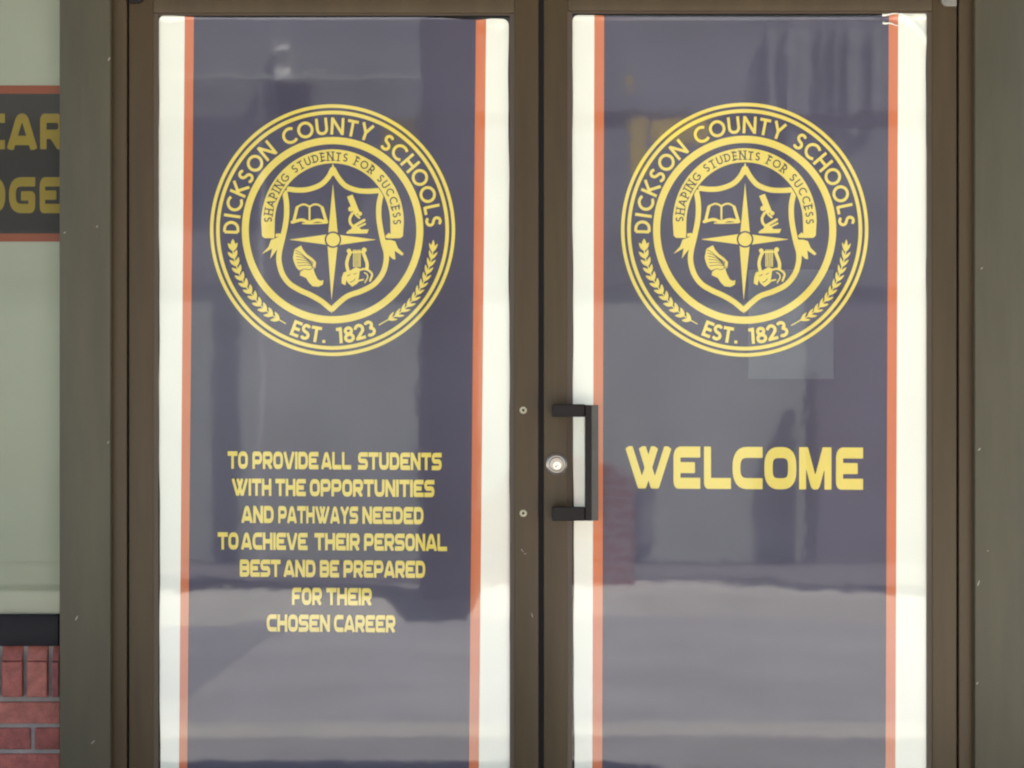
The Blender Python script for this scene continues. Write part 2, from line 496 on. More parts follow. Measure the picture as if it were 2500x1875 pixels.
# ---- round sans lettering for the seal
def A(cx, cy, rx, ry, s, e, n=14): return arc(cx, cy, rx, ry, s, e, n)
SANS = {
    'D': (.78, [L((.1, .1), (.1, .9)), [(.1, .9), (.30, .9)] + A(.30, .5, .37, .4, 90, -90) + [(.1, .1)]]),
    'I': (.22, [L((.11, 0), (.11, 1))]),
    'C': (.86, [A(.52, .5, .42, .41, 48, 312, 20)]),
    'K': (.78, [L((.11, 0), (.11, 1)), L((.70, 1), (.16, .48)), L((.25, .55), (.72, 0))]),
    'S': (.62, [A(.31, .71, .2, .2, 35, 250, 14) + A(.30, .29, .22, .20, 80, -145, 14)]),
    'O': (1.0, [A(.5, .5, .41, .41, 0, 360, 28)]),
    'N': (.86, [L((.11, 0), (.11, 1)), L((.75, 0), (.75, 1)), L((.14, .92), (.72, .08))]),
    'U': (.78, [[(.11, 1), (.11, .36)] + A(.39, .36, .28, .27, 180, 360) + [(.67, 1)]]),
    'T': (.66, [L((0, .9), (.66, .9)), L((.33, .9), (.33, 0))]),
    'Y': (.80, [L((.08, 1), (.4, .45)), L((.72, 1), (.4, .45)), L((.4, .5), (.4, 0))]),
    'H': (.80, [L((.11, 0), (.11, 1)), L((.69, 0), (.69, 1)), L((.11, .5), (.69, .5))]),
    'L': (.52, [L((.11, 1), (.11, .1)), L((.05, .1), (.52, .1))]),
    'E': (.58, [L((.11, 0), (.11, 1)), L((.11, .9), (.58, .9)), L((.11, .5), (.54, .5)), L((.11, .1), (.58, .1))]),
    'A': (.84, [L((.08, 0), (.42, .95)), L((.76, 0), (.42, .95)), L((.2, .3), (.64, .3))]),
    'P': (.62, [L((.11, 0), (.11, 1)), [(.11, .9), (.32, .9)] + A(.32, .66, .22, .24, 90, -90) + [(.11, .42)]]),
    'G': (.90, [A(.52, .5, .42, .41, 45, 325, 20) + [(.86, .46), (.56, .46)]]),
    'F': (.55, [L((.11, 0), (.11, 1)), L((.11, .9), (.55, .9)), L((.11, .5), (.5, .5))]),
    'R': (.66, [L((.11, 0), (.11, 1)), [(.11, .9), (.32, .9)] + A(.32, .68, .22, .22, 90, -90) + [(.11, .46)], L((.32, .46), (.62, 0))]),
    '.': (.24, [L((.12, .02), (.12, .2))]),
    '1': (.42, [L((.30, 0), (.30, 1)), L((.02, .88), (.30, .88))]),
    '8': (.70, [A(.35, .72, .20, .18, 0, 360, 18), A(.35, .28, .25, .21, 0, 360, 20)]),
    '2': (.66, [A(.33, .66, .24, .25, 165, -35, 14) + [(.08, .10), (.64, .10)]]),
    '3': (.64, [A(.30, .72, .22, .19, 140, -80, 12), A(.30, .30, .25, .22, 85, -140, 14)]),
    ' ': (.42, []),
}

def arc_text(F, text, c, rb, cap, amid, span, stroke, bottom=False, xs=1.0, gap=.2, serif=False, sub=False, only=None):
    """letters set round a circle centre c (y down), base radius rb; amid: middle angle from the top, clockwise; span: degrees first to last centre"""
    cen = []; u = 0
    for ch in text:
        w_ = SANS[ch][0] * xs; cen.append(u + w_ / 2); u += w_ + gap
    tot = cen[-1] - cen[0]
    for ci, (ch, q) in enumerate(zip(text, cen)):
        if ch == ' ' or (only and ci not in only): continue
        f = (q - cen[0]) / tot - 0.5
        a = math.radians(amid + f * span)
        w_ = SANS[ch][0]
        for st in SANS[ch][1]:
            pts = []
            for (gx, gy) in st:
                uu = (gx - w_ / 2) * cap * xs; vv = gy * cap
                if not bottom:
                    # outward = (sin a, -cos a); along = (cos a, sin a)
                    R_ = rb + vv
                    pts.append((c[0] + R_ * math.sin(a) + uu * math.cos(a), c[1] - R_ * math.cos(a) + uu * math.sin(a)))
                else:
                    R_ = rb - vv      # rb is the outer radius; letters stand inward
                    pts.append((c[0] + R_ * math.sin(a) + uu * math.cos(a), c[1] + R_ * math.cos(a) - uu * math.sin(a)))
            F.line(pts, stroke, sub)
            if serif and len(st) == 2 and abs(st[0][0] - st[1][0]) < 1e-6:
                for e in (0, 1):
                    p = pts[e]; dx, dy = math.cos(a), math.sin(a)
                    F.seg((p[0] - dx * cap * .2, p[1] - dy * cap * .2), (p[0] + dx * cap * .2, p[1] + dy * cap * .2), stroke * .7, sub)

# ------------------------------------------------------------------ the seal, in pixels about its centre (812, 562)
SC = (812.0, 562.0); SY = 1.027
def c1(x, y): return (500 + x / 5.027 - SC[0], 230 + y / 5.027 - SC[1])
def c3(x, y): return (500 + x / 5.027 - SC[0], 560 + y / 5.027 - SC[1])
def c4(x, y): return (800 + x / 5.027 - SC[0], 560 + y / 5.027 - SC[1])
def c5(x, y): return (640 + x / 4.365 - SC[0], 400 + y / 4.365 - SC[1])

def smooth_path(pts, n=6):
    """Catmull-Rom through the points"""
    P_ = [np.array(p, float) for p in pts]; P_ = [2 * P_[0] - P_[1]] + P_ + [2 * P_[-1] - P_[-2]]
    out = []
    for i in range(1, len(P_) - 2):
        for k in range(n):
            t_ = k / n
            p0, p1, p2, p3 = P_[i - 1:i + 3]
            out.append(tuple(.5 * ((2 * p1) + (-p0 + p2) * t_ + (2 * p0 - 5 * p1 + 4 * p2 - p3) * t_ ** 2 + (-p0 + 3 * p1 - 3 * p2 + p3) * t_ ** 3)))
    out.append(tuple(P_[-2]))
    return out

def seal_mesh(name, V, F, mat, y):
    """local mesh (origin at seal centre, x right, z up)"""
    me = bpy.data.meshes.new(name)
    me.from_pydata([(v[0] * S, y, -v[1] * S) for v in V], [], [f[::-1] for f in F])
    me.materials.append(mat); me.update()
    return me

def circ(F, sq=True): pass

def stretch(V): return [(x, y * SY) for x, y in V]
seal_parts = []   # (name, mesh)

F = Field(-306, -306, 306, 306, 1.0)
F.ring((0, 0), 290.8, 299.2); F.ring((0, 0), 275.5, 284.3)
v, f = F.mesh(); seal_parts.append(('outer_rings', seal_mesh('outer_rings', stretch(v), f, M['yellow'], -.0006)))
F = Field(-226, -226, 226, 226, 1.0); F.ring((0, 0), 204.5, 221.5)
v, f = F.mesh(); seal_parts.append(('inner_ring', seal_mesh('inner_ring', stretch(v), f, M['yellow'], -.0006)))
F = Field(-280, -280, 280, 10, .8)
arc_text(F, 'DICKSON COUNTY SCHOOLS', (0, 0), 227, 40.5, -1.6, 173.5, 6.8, gap=.25)
v, f = F.mesh(); seal_parts.append(('lettering', seal_mesh('ring_lettering', stretch(v), f, M['yellow'], -.0006)))
for nm, only in (('word_lettering', range(0, 4)), ('year_lettering', range(5, 9))):
    F = Field(-130, 200, 130, 280, .8)
    arc_text(F, 'EST. 1823', (0, 0), 269.5, 38, 0.2, 42.0, 7.4, bottom=True, gap=.30, only=only)
    v, f = F.mesh(); seal_parts.append((nm, seal_mesh(nm, stretch(v), f, M['yellow'], -.0006)))

# ribbon with its tails
RC = (0.0, -18.5)
def ribbon(F, grow=0.0):
    F.apply((-185, -195, 185, RC[1]), lambda X, Y: np.maximum(np.abs(np.hypot(X - RC[0], (Y - RC[1]) / SY) - 157.5) - 16.5 - grow, (Y - RC[1]) - .01))
    for s_ in (-1, 1):
        F.poly([(s_ * (141 - grow), RC[1] - 2), (s_ * (174 + grow), RC[1] - 2), (s_ * (172 + grow), 14), (s_ * 166, 19.5), (s_ * (142 - grow), 20)])
F = Field(-185, -205, 185, 75, .8)
ribbon(F)
F.poly([c3(868, 55), c3(925, 50), c3(938, 80), c3(870, 96)])
F.poly([c3(850, 118), c3(925, 82), c3(945, 130), c3(900, 230), c3(803, 362), c3(826, 235), c3(698, 306), c3(782, 215), c3(812, 130)])
F.poly([c4(706, 85), c4(752, 42), c4(772, 60), c4(770, 110), c4(722, 108)])
F.poly([c4(708, 130), c4(775, 130), c4(830, 148), c4(862, 228), c4(934, 300), c4(912, 322), c4(822, 262), c4(832, 368), c4(800, 365), c4(742, 310), c4(700, 200)])
v, f = F.mesh(); seal_parts.append(('ribbon', seal_mesh('ribbon', v, f, M['yellow'], -.0008)))
F = Field(-185, -205, 185, 30, .7)
arc_text(F, 'SHAPING STUDENTS FOR SUCCESS', RC, 147.6, 20.2, 1.0, 177, 3.1, serif=True, xs=.98, gap=.24)
v, f = F.mesh()
v = [(x, RC[1] + (y - RC[1]) * SY) for x, y in v]
seal_parts.append(('ribbon_lettering', seal_mesh('ribbon_lettering', v, f, M['ribbon_ink'], -.0011)))

# shield outline
F = Field(-160, -170, 160, 220, .9)
F.line(smooth_path([c5(755, 50), c5(700, 150), c5(620, 225), c5(500, 270), c5(390, 280), c5(268, 268)]), 12.5)
F.line(smooth_path([c5(755, 50), c5(812, 150), c5(890, 235), c5(1010, 282), c5(1130, 292), c5(1262, 285)]), 12.5)
F.poly([c5(755, -12), c5(728, 90), c5(755, 130), c5(782, 90)])
F.line(smooth_path([c5(238, 290), c5(258, 400), c5(262, 520), c5(250, 640), c5(218, 790), c5(186, 930), c5(180, 1040), c5(215, 1170), c5(290, 1275), c5(400, 1345), c5(520, 1400), c5(640, 1470), c5(740, 1555)]), 13)
F.line(smooth_path([c5(1275, 300), c5(1248, 420), c5(1243, 540), c5(1256, 660), c5(1290, 830), c5(1322, 950), c5(1318, 1060), c5(1280, 1175), c5(1190, 1285), c5(1060, 1355), c5(920, 1405), c5(830, 1470), c5(740, 1555)]), 13)
F.poly([c5(698, 1515), c5(740, 1590), c5(782, 1515)])
G = Field(-160, -170, 160, 220, .9); ribbon(G, 2.2); F.f = np.maximum(F.f, -G.f)
v, f = F.mesh(); seal_parts.append(('shield', seal_mesh('shield', v, f, M['yellow'], -.0006)))

F = Field(-112, -122, 112, 178, .8)
for q in ([c5(755, 205), c5(705, 740), c5(806, 740)], [c5(285, 808), c5(690, 753), c5(690, 862)], [c5(1220, 808), c5(820, 757), c5(820, 864)], [c5(740, 1455), c5(697, 870), c5(804, 870)]):
    F.poly(q)
F.circle(c5(755, 808), 20.2, True); F.circle(c5(755, 808), 16.3)
v, f = F.mesh(); seal_parts.append(('compass_star', seal_mesh('compass_star', v, f, M['yellow'], -.0006)))

F = Field(-110, -75, -5, -5, .6)
F.line([c5(338, 612), c5(372, 468)], 7.5, caps=True); F.line([c5(682, 608), c5(640, 468)], 7.5, caps=True)
F.line(smooth_path([c5(372, 460), c5(430, 434), c5(470, 438), c5(505, 455), c5(545, 436), c5(590, 434), c5(640, 462)]), 4.6, caps=True)
F.line([c5(505, 455), c5(505, 600)], 4.6)
F.line(smooth_path([c5(322, 622), c5(420, 598), c5(500, 622), c5(590, 600), c5(688, 620)]), 7.5, caps=True)
F.line([c5(430, 636), c5(505, 640), c5(688, 632)], 3, caps=True)
v, f = F.mesh(); seal_parts.append(('open_book', seal_mesh('open_book', v, f, M['yellow'], -.0006)))

F = Field(25, -95, 100, 20, .6)
F.poly([c5(908, 352), c5(962, 332), c5(1036, 515), c5(985, 538)], rnd=.8)
F.circle(c5(944, 482), 6.2); F.circle(c5(1042, 532), 5.2)
F.line(smooth_path([c5(962, 528), c5(936, 580), c5(940, 630), c5(975, 675)]), 6.5, caps=True)
F.line([c5(1000, 545), c5(1035, 575)], 5, caps=True)
F.line([c5(985, 660), c5(1088, 600)], 6.5, caps=True)
F.line([c5(1030, 672), c5(1098, 640)], 4.5, caps=True)
F.poly([c5(940, 705), c5(975, 655), c5(1010, 660), c5(1062, 705)])
F.poly([c5(895, 732), c5(930, 702), c5(1138, 698), c5(1118, 742), c5(905, 744)])
v, f = F.mesh(); seal_parts.append(('microscope', seal_mesh('microscope', v, f, M['yellow'], -.0006)))

F = Field(-105, 30, -15, 145, .6)
F.poly([c5(415, 870), c5(440, 920), c5(480, 965), c5(535, 1005), c5(575, 1048), c5(568, 1108), c5(520, 1125), c5(470, 1128), c5(400, 1142), c5(362, 1100), c5(340, 1050), c5(328, 1000), c5(345, 910)])
F.poly([c5(410, 1150), c5(470, 1128), c5(540, 1105), c5(562, 1175), c5(590, 1230), c5(620, 1250), c5(650, 1242), c5(645, 1285), c5(600, 1308), c5(540, 1302), c5(500, 1262), c5(470, 1215), c5(405, 1185)], rnd=.6)
for k in range(6):
    F.line(smooth_path([c5(352 + 6 * k, 918 + 34 * k), c5(410 + 14 * k, 950 + 26 * k), c5(470 + 12 * k, 1000 + 18 * k), c5(545 - 2 * k, 1050 + 12 * k)]), 1.5, True, True)
F.line(smooth_path([c5(400, 1138), c5(455, 1120), c5(505, 1128), c5(560, 1095)]), 1.6, True, True)
v, f = F.mesh(); seal_parts.append(('winged_foot', seal_mesh('winged_foot', v, f, M['yellow'], -.0006)))

F = Field(15, 35, 105, 145, .6)
F.line(smooth_path([c5(940, 945), c5(915, 1000), c5(902, 1070), c5(915, 1140)]), 8, caps=True)
F.line(smooth_path([c5(1075, 940), c5(1098, 1000), c5(1118, 1060), c5(1118, 1115)]), 8, caps=True)
F.circle(c5(925, 928), 5.4); F.circle(c5(1088, 918), 6)
F.line([c5(950, 942), c5(1072, 938)], 4, caps=True)
for x in (975, 992, 1010, 1028, 1044): F.line([c5(x, 915), c5(x, 1100)], 2.4)
F.poly([c5(870, 1160), c5(940, 1140), c5(1000, 1105), c5(1040, 1120), c5(1028, 1210), c5(1015, 1270), c5(960, 1305), c5(920, 1270), c5(895, 1230), c5(885, 1290), c5(850, 1270), c5(852, 1215)], rnd=.8)
F.line([c5(905, 1195), c5(940, 1180)], 1.6, True, True); F.line([c5(975, 1180), c5(1003, 1165)], 1.6, True, True)
F.line(smooth_path([c5(940, 1262), c5(970, 1250), c5(990, 1225)]), 1.8, True, True)
F.line(smooth_path([c5(1045, 1130), c5(1090, 1120), c5(1140, 1140), c5(1172, 1180), c5(1150, 1245)]), 5, caps=True)
F.line(smooth_path([c5(1090, 1160), c5(1115, 1175), c5(1125, 1210), c5(1095, 1265)]), 3, caps=True)
F.line(smooth_path([c5(1020, 1250), c5(1050, 1240), c5(1075, 1235)]), 4, caps=True)
v, f = F.mesh(); seal_parts.append(('lyre_and_masks', seal_mesh('lyre_and_masks', v, f, M['yellow'], -.0006)))

def laurel(path, nm, la, wa, spread, bare):
    xs = [p[0] for p in path]; ys = [p[1] for p in path]
    F = Field(min(xs) - 22, min(ys) - 22, max(xs) + 22, max(ys) + 22, .8)
    sp = smooth_path(path, 12)
    F.line(sp, 2.6, caps=True)
    d = [0]
    for i in range(1, len(sp)): d.append(d[-1] + math.dist(sp[i], sp[i - 1]))
    n = 12
    def at(q):
        i = min(len(sp) - 2, max(0, int(np.searchsorted(d, q)) - 1)); t_ = (q - d[i]) / max(1e-6, d[i + 1] - d[i])
        p = (sp[i][0] + (sp[i + 1][0] - sp[i][0]) * t_, sp[i][1] + (sp[i + 1][1] - sp[i][1]) * t_)
        return p, math.atan2(sp[i][1] - sp[i + 1][1], sp[i][0] - sp[i + 1][0])   # towards the tip
    p, a = at(6); F.leaf(p, la * .75, wa * .8, a)
    for k in range(n):
        q = 20 + (d[-1] - 20 - bare) * k / (n - 1)
        p, a = at(q)
        for s_ in (-1, 1):
            aa = a + s_ * spread
            F.leaf((p[0] + math.cos(aa) * la * .5, p[1] + math.sin(aa) * la * .5), la * .62, wa * .62, aa)
    v, f = F.mesh()
    seal_parts.append(('laurel_branch', seal_mesh(nm, v, f, M['yellow'], -.0006)))
laurel([c3(345, 160), c3(350, 300), c3(380, 420), c3(430, 560), c3(500, 690), c3(580, 800), c3(680, 930), c3(780, 1020), c3(880, 1090), c3(990, 1155)], 'laurel_left', 20, 6.8, .56, 18)
laurel([c4(1295, 175), c4(1285, 300), c4(1262, 400), c4(1225, 520), c4(1180, 640), c4(1120, 750), c4(1050, 860), c4(960, 960), c4(850, 1050), c4(740, 1110), c4(630, 1172)], 'laurel_right', 21, 5.0, .46, 26)

def add_seal(parent, cx, cy, scale, rot):
    rl = root_loc(parent); w_ = Vector(P(cx, cy))
    e = bpy.data.objects.new('seal', seal_parts[0][1]); COL.objects.link(e)
    e.parent = parent; e.location = w_ - rl; e.scale = (scale, 1, scale); e.rotation_euler = (0, rot, 0)
    e['label'] = 'round yellow crest with rings, shield, ribbon and laurel'
    for nm, me in seal_parts[1:]:
        o = bpy.data.objects.new(nm, me); COL.objects.link(o); o.parent = e

# ------------------------------------------------------------------ the ground, in view of the glass
def sheet(name, x0, x1, y0, y1, z, mat, kind='structure'):
    o = mesh_obj(name, [(x0, y0, z), (x1, y0, z), (x1, y1, z), (x0, y1, z)], [(0, 1, 2, 3)], mat)
    if kind: o['kind'] = kind
    return o
sheet('ground', -60, 60, -60, 60, -0.16, M['grass'])
sheet('drive', -40, 40, -7.6, -2.92, -0.12, M['drive'])
tag(box('pavement', -40, 40, -2.55, 6.0, -0.3, 0.0, M['concrete'], bevel=.01), kind='structure')
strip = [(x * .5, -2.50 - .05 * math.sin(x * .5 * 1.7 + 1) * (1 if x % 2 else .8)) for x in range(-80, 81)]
tag(mesh_obj('shadow_strip', [(p[0], p[1], .004) for p in strip] + [(p[0], -1.9, .004) for p in strip], [(i, i + 1, i + 1 + len(strip), i + len(strip)) for i in range(len(strip) - 1)], M['strip_shade']), kind='structure')  # darker strip laid on the pavement in place of the overhang's shadow band
tag(box('kerb', -40, 40, -2.88, -2.553, -0.3, -0.002, M['kerb'], bevel=.02), kind='structure')
def gl(px, py, z=0.0):
    L_ = (CZ - z) * D / ((py - CY) * S) - D
    return (px - CX) * S * (D + L_) / D, -L_
bed = [gl(457, 1700, -.11), gl(560, 1612, -.11), gl(640, 1560, -.11), gl(700, 1530, -.11), gl(740, 1490, -.11), gl(760, 1450, -.11), (-9, gl(760, 1450, -.11)[1]), (-9, gl(457, 1700, -.11)[1])]
tag(mesh_obj('drive_patch', [(p[0], p[1], -.114) for p in bed], [tuple(range(len(bed)))], M['bed']), kind='structure')
# far kerb with a slight bend
kv, kf = [], []
n = 160
for i in range(n + 1):
    x = -20 + 40 * i / n
    yy = -7.35 + 0.7 * (1 - math.exp(-(x - .5) ** 2 / 3.5))
    kv += [(x, yy + .10, -.13), (x, yy - .03, 0.0), (x, yy - .55, 0.02), (x, yy - .55, -.2)]
    if i:
        o_ = 4 * (i - 1)
        for k in range(3): kf.append((o_ + k, o_ + k + 1, o_ + k + 5, o_ + k + 4))
tag(mesh_obj('far_kerb', kv, kf, M['kerb']), kind='structure')
sheet('far_pavement', -40, 40, -9.9, -7.85, 0.0, M['bed_far'])

# ------------------------------------------------------------------ opposite building and covered walk (seen in the glass)
fb = thing('opposite_building', 'grey green building across the drive, reflected in the door glass', 'building', (0, -10, 0))
box('wall', -9, R(1967, 0, 9.5)[0], -10.2, -9.5, 0, R(0, 700, 9.5)[2], M['far_wall'], fb)
box('upper_wall', -9, 9, -10.2, -9.47, R(0, 700, 9.5)[2] + .002, 5.2, M['far_upper'], fb)
box('wall', R(1967, 0, 9.5)[0] + .02, 9, -10.2, -9.5, 0, R(0, 700, 9.5)[2], M['far_dark'], fb)
box('door_panel', R(1967, 0, 9.4)[0], R(1990, 0, 9.4)[0], -9.43, -9.3, 0.0, R(0, 905, 9.4)[2], M['far_black'], fb)
box('window', R(1560, 0, 9.4)[0], R(1600, 0, 9.4)[0], -9.49, -9.42, R(0, 1330, 9.4)[2], R(0, 1180, 9.4)[2], M['far_upper'], fb)
box('plinth', -9, 9, -9.43, -9.25, 0.0, R(0, 1412, 9.3)[2], M['far_black'], fb)
a0 = R(673, 300, 9.4); a1 = R(757, 196, 9.4)
box('window', a0[0], a1[0], -9.48, -9.38, a0[2], a1[2], M['dark_frame'], fb)
for (xa, xb, ya, yb) in ((668, 702, 104, 121), (676, 712, 164, 182)):
    q0 = R(xa, yb, 9.4); q1 = R(xb, ya, 9.4)
    mesh_obj('lamp_stand_in', [(q0[0], -9.34, q0[2]), (q1[0], -9.34, q0[2]), (q1[0], -9.468, q1[2]), (q0[0], -9.468, q1[2]), (q0[0], -9.468, q0[2]), (q1[0], -9.468, q0[2])], [(0, 3, 2, 1), (0, 1, 5, 4), (0, 4, 3), (1, 2, 5), (2, 3, 4, 5)], M['far_white'], fb)  # made-up white wedges tilted into the sun, in place of reflected lights
for i in range(7):
    q0 = R(1880 + i * 41 + 9 * math.sin(i * 2.3), 330 + 60 * math.sin(i * 1.9), 9.3); q1 = R(1898 + i * 41 + 12 * math.sin(i * 1.3), 60, 9.3)
    box('cladding_rib', q0[0], q1[0], -9.465, -9.40, q0[2], q1[2], M['far_rib'], fb)
box('downpipe', R(632, 0, 9.3)[0], R(638, 0, 9.3)[0], -9.4, -9.3, 0.0, R(0, 205, 9.3)[2], M['far_white'], fb)
box('gutter', -9, R(1020, 0, 9.3)[0], -9.4, -9.2, R(0, 195, 9.3)[2], R(0, 185, 9.3)[2], M['far_wall'], fb)

cw = thing('barrier_beam', 'yellow overhead beam on dark posts across the drive', 'beam', (0, -8, 0))
zb = R(0, 345, 7.3)[2]; zt = R(0, 292, 7.3)[2]
box('yellow_beam', R(930, 0, 7.3)[0], R(1021, 0, 7.3)[0], -7.32, -7.20, zb - .06, zt, M['far_yellow'], cw)
box('yellow_beam', R(1590, 0, 7.3)[0], R(1730, 0, 7.3)[0], -7.40, -7.28, zb, zt, M['far_yellow'], cw)
box('yellow_panel', R(1541, 0, 7.3)[0], R(1575, 0, 7.3)[0], -7.40, -7.28, R(0, 420, 7.3)[2], zt, M['far_yellow'], cw)
box('dark_beam', R(1167, 0, 7.3)[0], R(2470, 0, 7.3)[0], -7.55, -7.42, zt - .02, zt + .06, M['far_black'], cw)
box('yellow_post', R(1531, 0, 7.3)[0], R(1545, 0, 7.3)[0], -7.38, -7.30, zt + .185, R(0, 190, 7.3)[2], M['far_yellow'], cw)
box('column', R(1023, 0, 7.0)[0], R(1166, 0, 7.0)[0], -7.35, -7.0, 0.0, 4.9, M['far_black'], cw, .02)
box('column', R(2330, 0, 7.0)[0], R(2470, 0, 7.0)[0], -7.35, -7.0, 0.0, zb - .01, M['far_black'], cw, .02)
q = [R(1035, 1445, 7.7), R(1548, 1445, 7.7), R(1548, 1165, 7.7), R(1320, 1080, 7.7), R(1120, 1300, 7.7), R(1035, 1340, 7.7)]
tag(prism('brick_pier', [(p[0], p[2]) for p in q], -7.7, -8.0, M['far_brick']), 'low red brick wall with sloping top across the drive', 'wall')

# ------------------------------------------------------------------ this building: canopy, shell, vestibule
bd = thing('school_building', 'brick building around the brown glass entrance', 'building', (0, 0.2, 0))
CAN = 2.75
box('unseen_canopy', -1.7, 1.7, -1.2, 0.0, CAN, CAN + .28, M['soffit'], bd)  # out of view; depth and width set for how they shade the doors
box('unseen_canopy_fascia', -1.73, 1.73, -1.24, -1.203, CAN - .03, CAN + .34, M['fascia'], bd)
box('upper_wall', -6, 6, 0.06, 0.4, CAN + .285, 3.4, M['far_brick'], bd)
box('side_wall', -6.0, PX(-1250), 0.06, 0.4, 0.0, CAN + .28, M['far_brick'], bd)
box('side_wall', PX(3760), 6.0, 0.06, 0.4, 0.0, CAN + .28, M['far_brick'], bd)
box('roof', -6, 6, .42, 6, 3.3, 3.5, M['roof_membrane'], bd)
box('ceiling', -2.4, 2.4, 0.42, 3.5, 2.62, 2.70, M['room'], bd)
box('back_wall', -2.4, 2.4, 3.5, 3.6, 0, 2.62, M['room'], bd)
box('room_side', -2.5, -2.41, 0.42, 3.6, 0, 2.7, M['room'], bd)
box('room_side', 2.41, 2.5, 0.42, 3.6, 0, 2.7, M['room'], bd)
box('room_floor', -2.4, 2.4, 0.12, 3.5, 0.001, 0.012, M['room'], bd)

# ------------------------------------------------------------------ door frame and mullions
YM, YJ, YS = -0.034, -0.016, -0.012     # faces of mullion, jamb, door stile
ZT = 2.60
def mullion(x0, x1, label):
    t = thing('frame_mullion', label, 'mullion', ((PX(x0, YM) + PX(x1, YM)) / 2, 0, 0), 'box mullions beside the doors')
    box('tube', PX(x0, YM), PX(x1, YM), YM, 0.10, 0.0, ZT, M['mullion'], t, .0025)
    return t
ml = mullion(145, 269, 'wide grey bronze mullion between left door and the side window')
mr = mullion(2380, 2504, 'wide grey bronze mullion right of the WELCOME door')

fr = thing('door_frame', 'brown bronze frame of jambs and header around both doors', 'door frame', (0, 0, 0))
box('jamb', PX(269, YJ) + .0012, PX(309, YJ), YJ, 0.06, 0, ZT, M['bronze'], fr, .0012)
box('jamb', PX(2341.5, YJ), PX(2380, YJ) - .0012, YJ, 0.06, 0, ZT, M['bronze'], fr, .0012)
HB = PZ(-22, YJ)
box('header', PX(309, YJ) + .001, PX(2341, YJ) - .001, YJ, 0.06, HB, ZT, M['bronze'], fr, .0012)
box('threshold', PX(309, YJ) + .001, PX(2341, YJ) - .001, -0.03, 0.08, 0.001, 0.012, M['steel'], fr, .002)
box('door_stop', PX(309) + .001, PX(2341) - .001, 0.045, 0.06, 0.013, HB - .001, M['gasket'], fr)

# chips of bare metal on the mullions
def chip(px, py, l, wd, ang, parent, y):
    c = P(px, py, y); pts = []
    for i in range(8):
        a = i / 8 * 2 * math.pi; u = math.cos(a) * l / 2 * S; v = math.sin(a) * wd / 2 * S
        pts.append((c[0] + u * math.cos(ang) - v * math.sin(ang), c[2] + u * math.sin(ang) + v * math.cos(ang)))
    prism('paint_chip', pts, y - .0005, y + .0003, M['chip'], parent)
for a in ((266.5, 144, 10, 3.4, 1.0), (237, 553, 7, 2.0, .8), (158, 568, 8, 2.2, .6), (187, 1509, 13, 3.4, 1.1), (227, 1812, 14, 2.2, .8), (264, 1080, 8, 2.2, 1.0)):
    chip(*a, ml, YM)
for a in ((2389, 1424, 16, 3.2, 1.2), (2386, 1668, 8, 3.2, .9), (2397, 655, 7, 2.6, .6), (2391, 1097, 9, 3.4, .8), (2412, 1345, 6, 2, .3)):
    chip(*a, mr, YM)


# ------------------------------------------------------------------ door leaves
DT = PZ(-16, YS); BOT = 0.014
def leaf(x0, s0, s1, x1, yr, label, hinge_left):
    """x0..s0 left stile, s0..s1 glazed opening, s1..x1 right stile, yr: lower edge of top rail"""
    t = thing('glass_door', label, 'door', ((PX(x0) + PX(x1)) / 2, 0, BOT), 'pair of brown framed glass doors')
    X0, A0, A1, X1 = PX(x0, YS), PX(s0, YS), PX(s1, YS), PX(x1, YS)
    zr = PZ(yr, YS); zb = 0.25
    box('stile', X0, A0, YS, .034, BOT, DT, M['bronze'], t, .0016)
    box('stile', A1, X1, YS, .034, BOT, DT, M['bronze'], t, .0016)
    box('top_rail', A0 + .0003, A1 - .0003, YS + .0006, .034, zr, DT - .0005, M['bronze'], t, .001)
    box('bottom_rail', A0 + .0003, A1 - .0003, YS + .0006, .034, BOT + .001, zb, M['bronze'], t, .001)
    # sloping glazing stops
    st = 0.0105
    for (xa, dx) in ((A0, st), (A1, -st)):
        pf = [(xa, YS + .0035), (xa + dx, YS + .0065), (xa + dx, .0008), (xa, .0008)]
        if dx < 0: pf = pf[::-1]
        xsection('glass_stop', pf, zb + .001, zr - .001, M['bronze_stop'], t)
    box('glass_stop', A0 + st + .0002, A1 - st - .0002, YS + .0065, .0008, zr - .005, zr - .0002, M['bronze_stop'], t)
    box('glass_pane', A0 + .0005, A1 - .0005, .0022, .0082, zb + .001, zr - .001, M['glass'], t)
    return t
dl = leaf(315, 374, 1256, 1314.5, 31, 'left glass door, behind the banner about opportunities and pathways', True)
dr = leaf(1327.5, 1386, 2276, 2335.5, 26, 'right glass door with black pull handle and lock cylinder', False)
# black weather seal between the leaves
box('weather_seal', PX(1314.5, YS) + .0004, PX(1327.5, YS) - .0004, .006, .02, BOT, DT, M['gasket'], dl)
box('edge_seal', PX(309.5, 0) + .0004, PX(314.5, 0) - .0004, .004, .02, BOT, DT, M['gasket'], dl)
box('edge_seal', PX(2336, 0) + .0004, PX(2341, 0) - .0004, .004, .02, BOT, DT, M['gasket'], dr)

for a in ((1275, 1344, 11, 1.6, 2.2), (1299, 1502, 13, 1.8, 1.9), (1282, 1352, 6, 1.4, .3)):
    chip(*a, dl, YS)

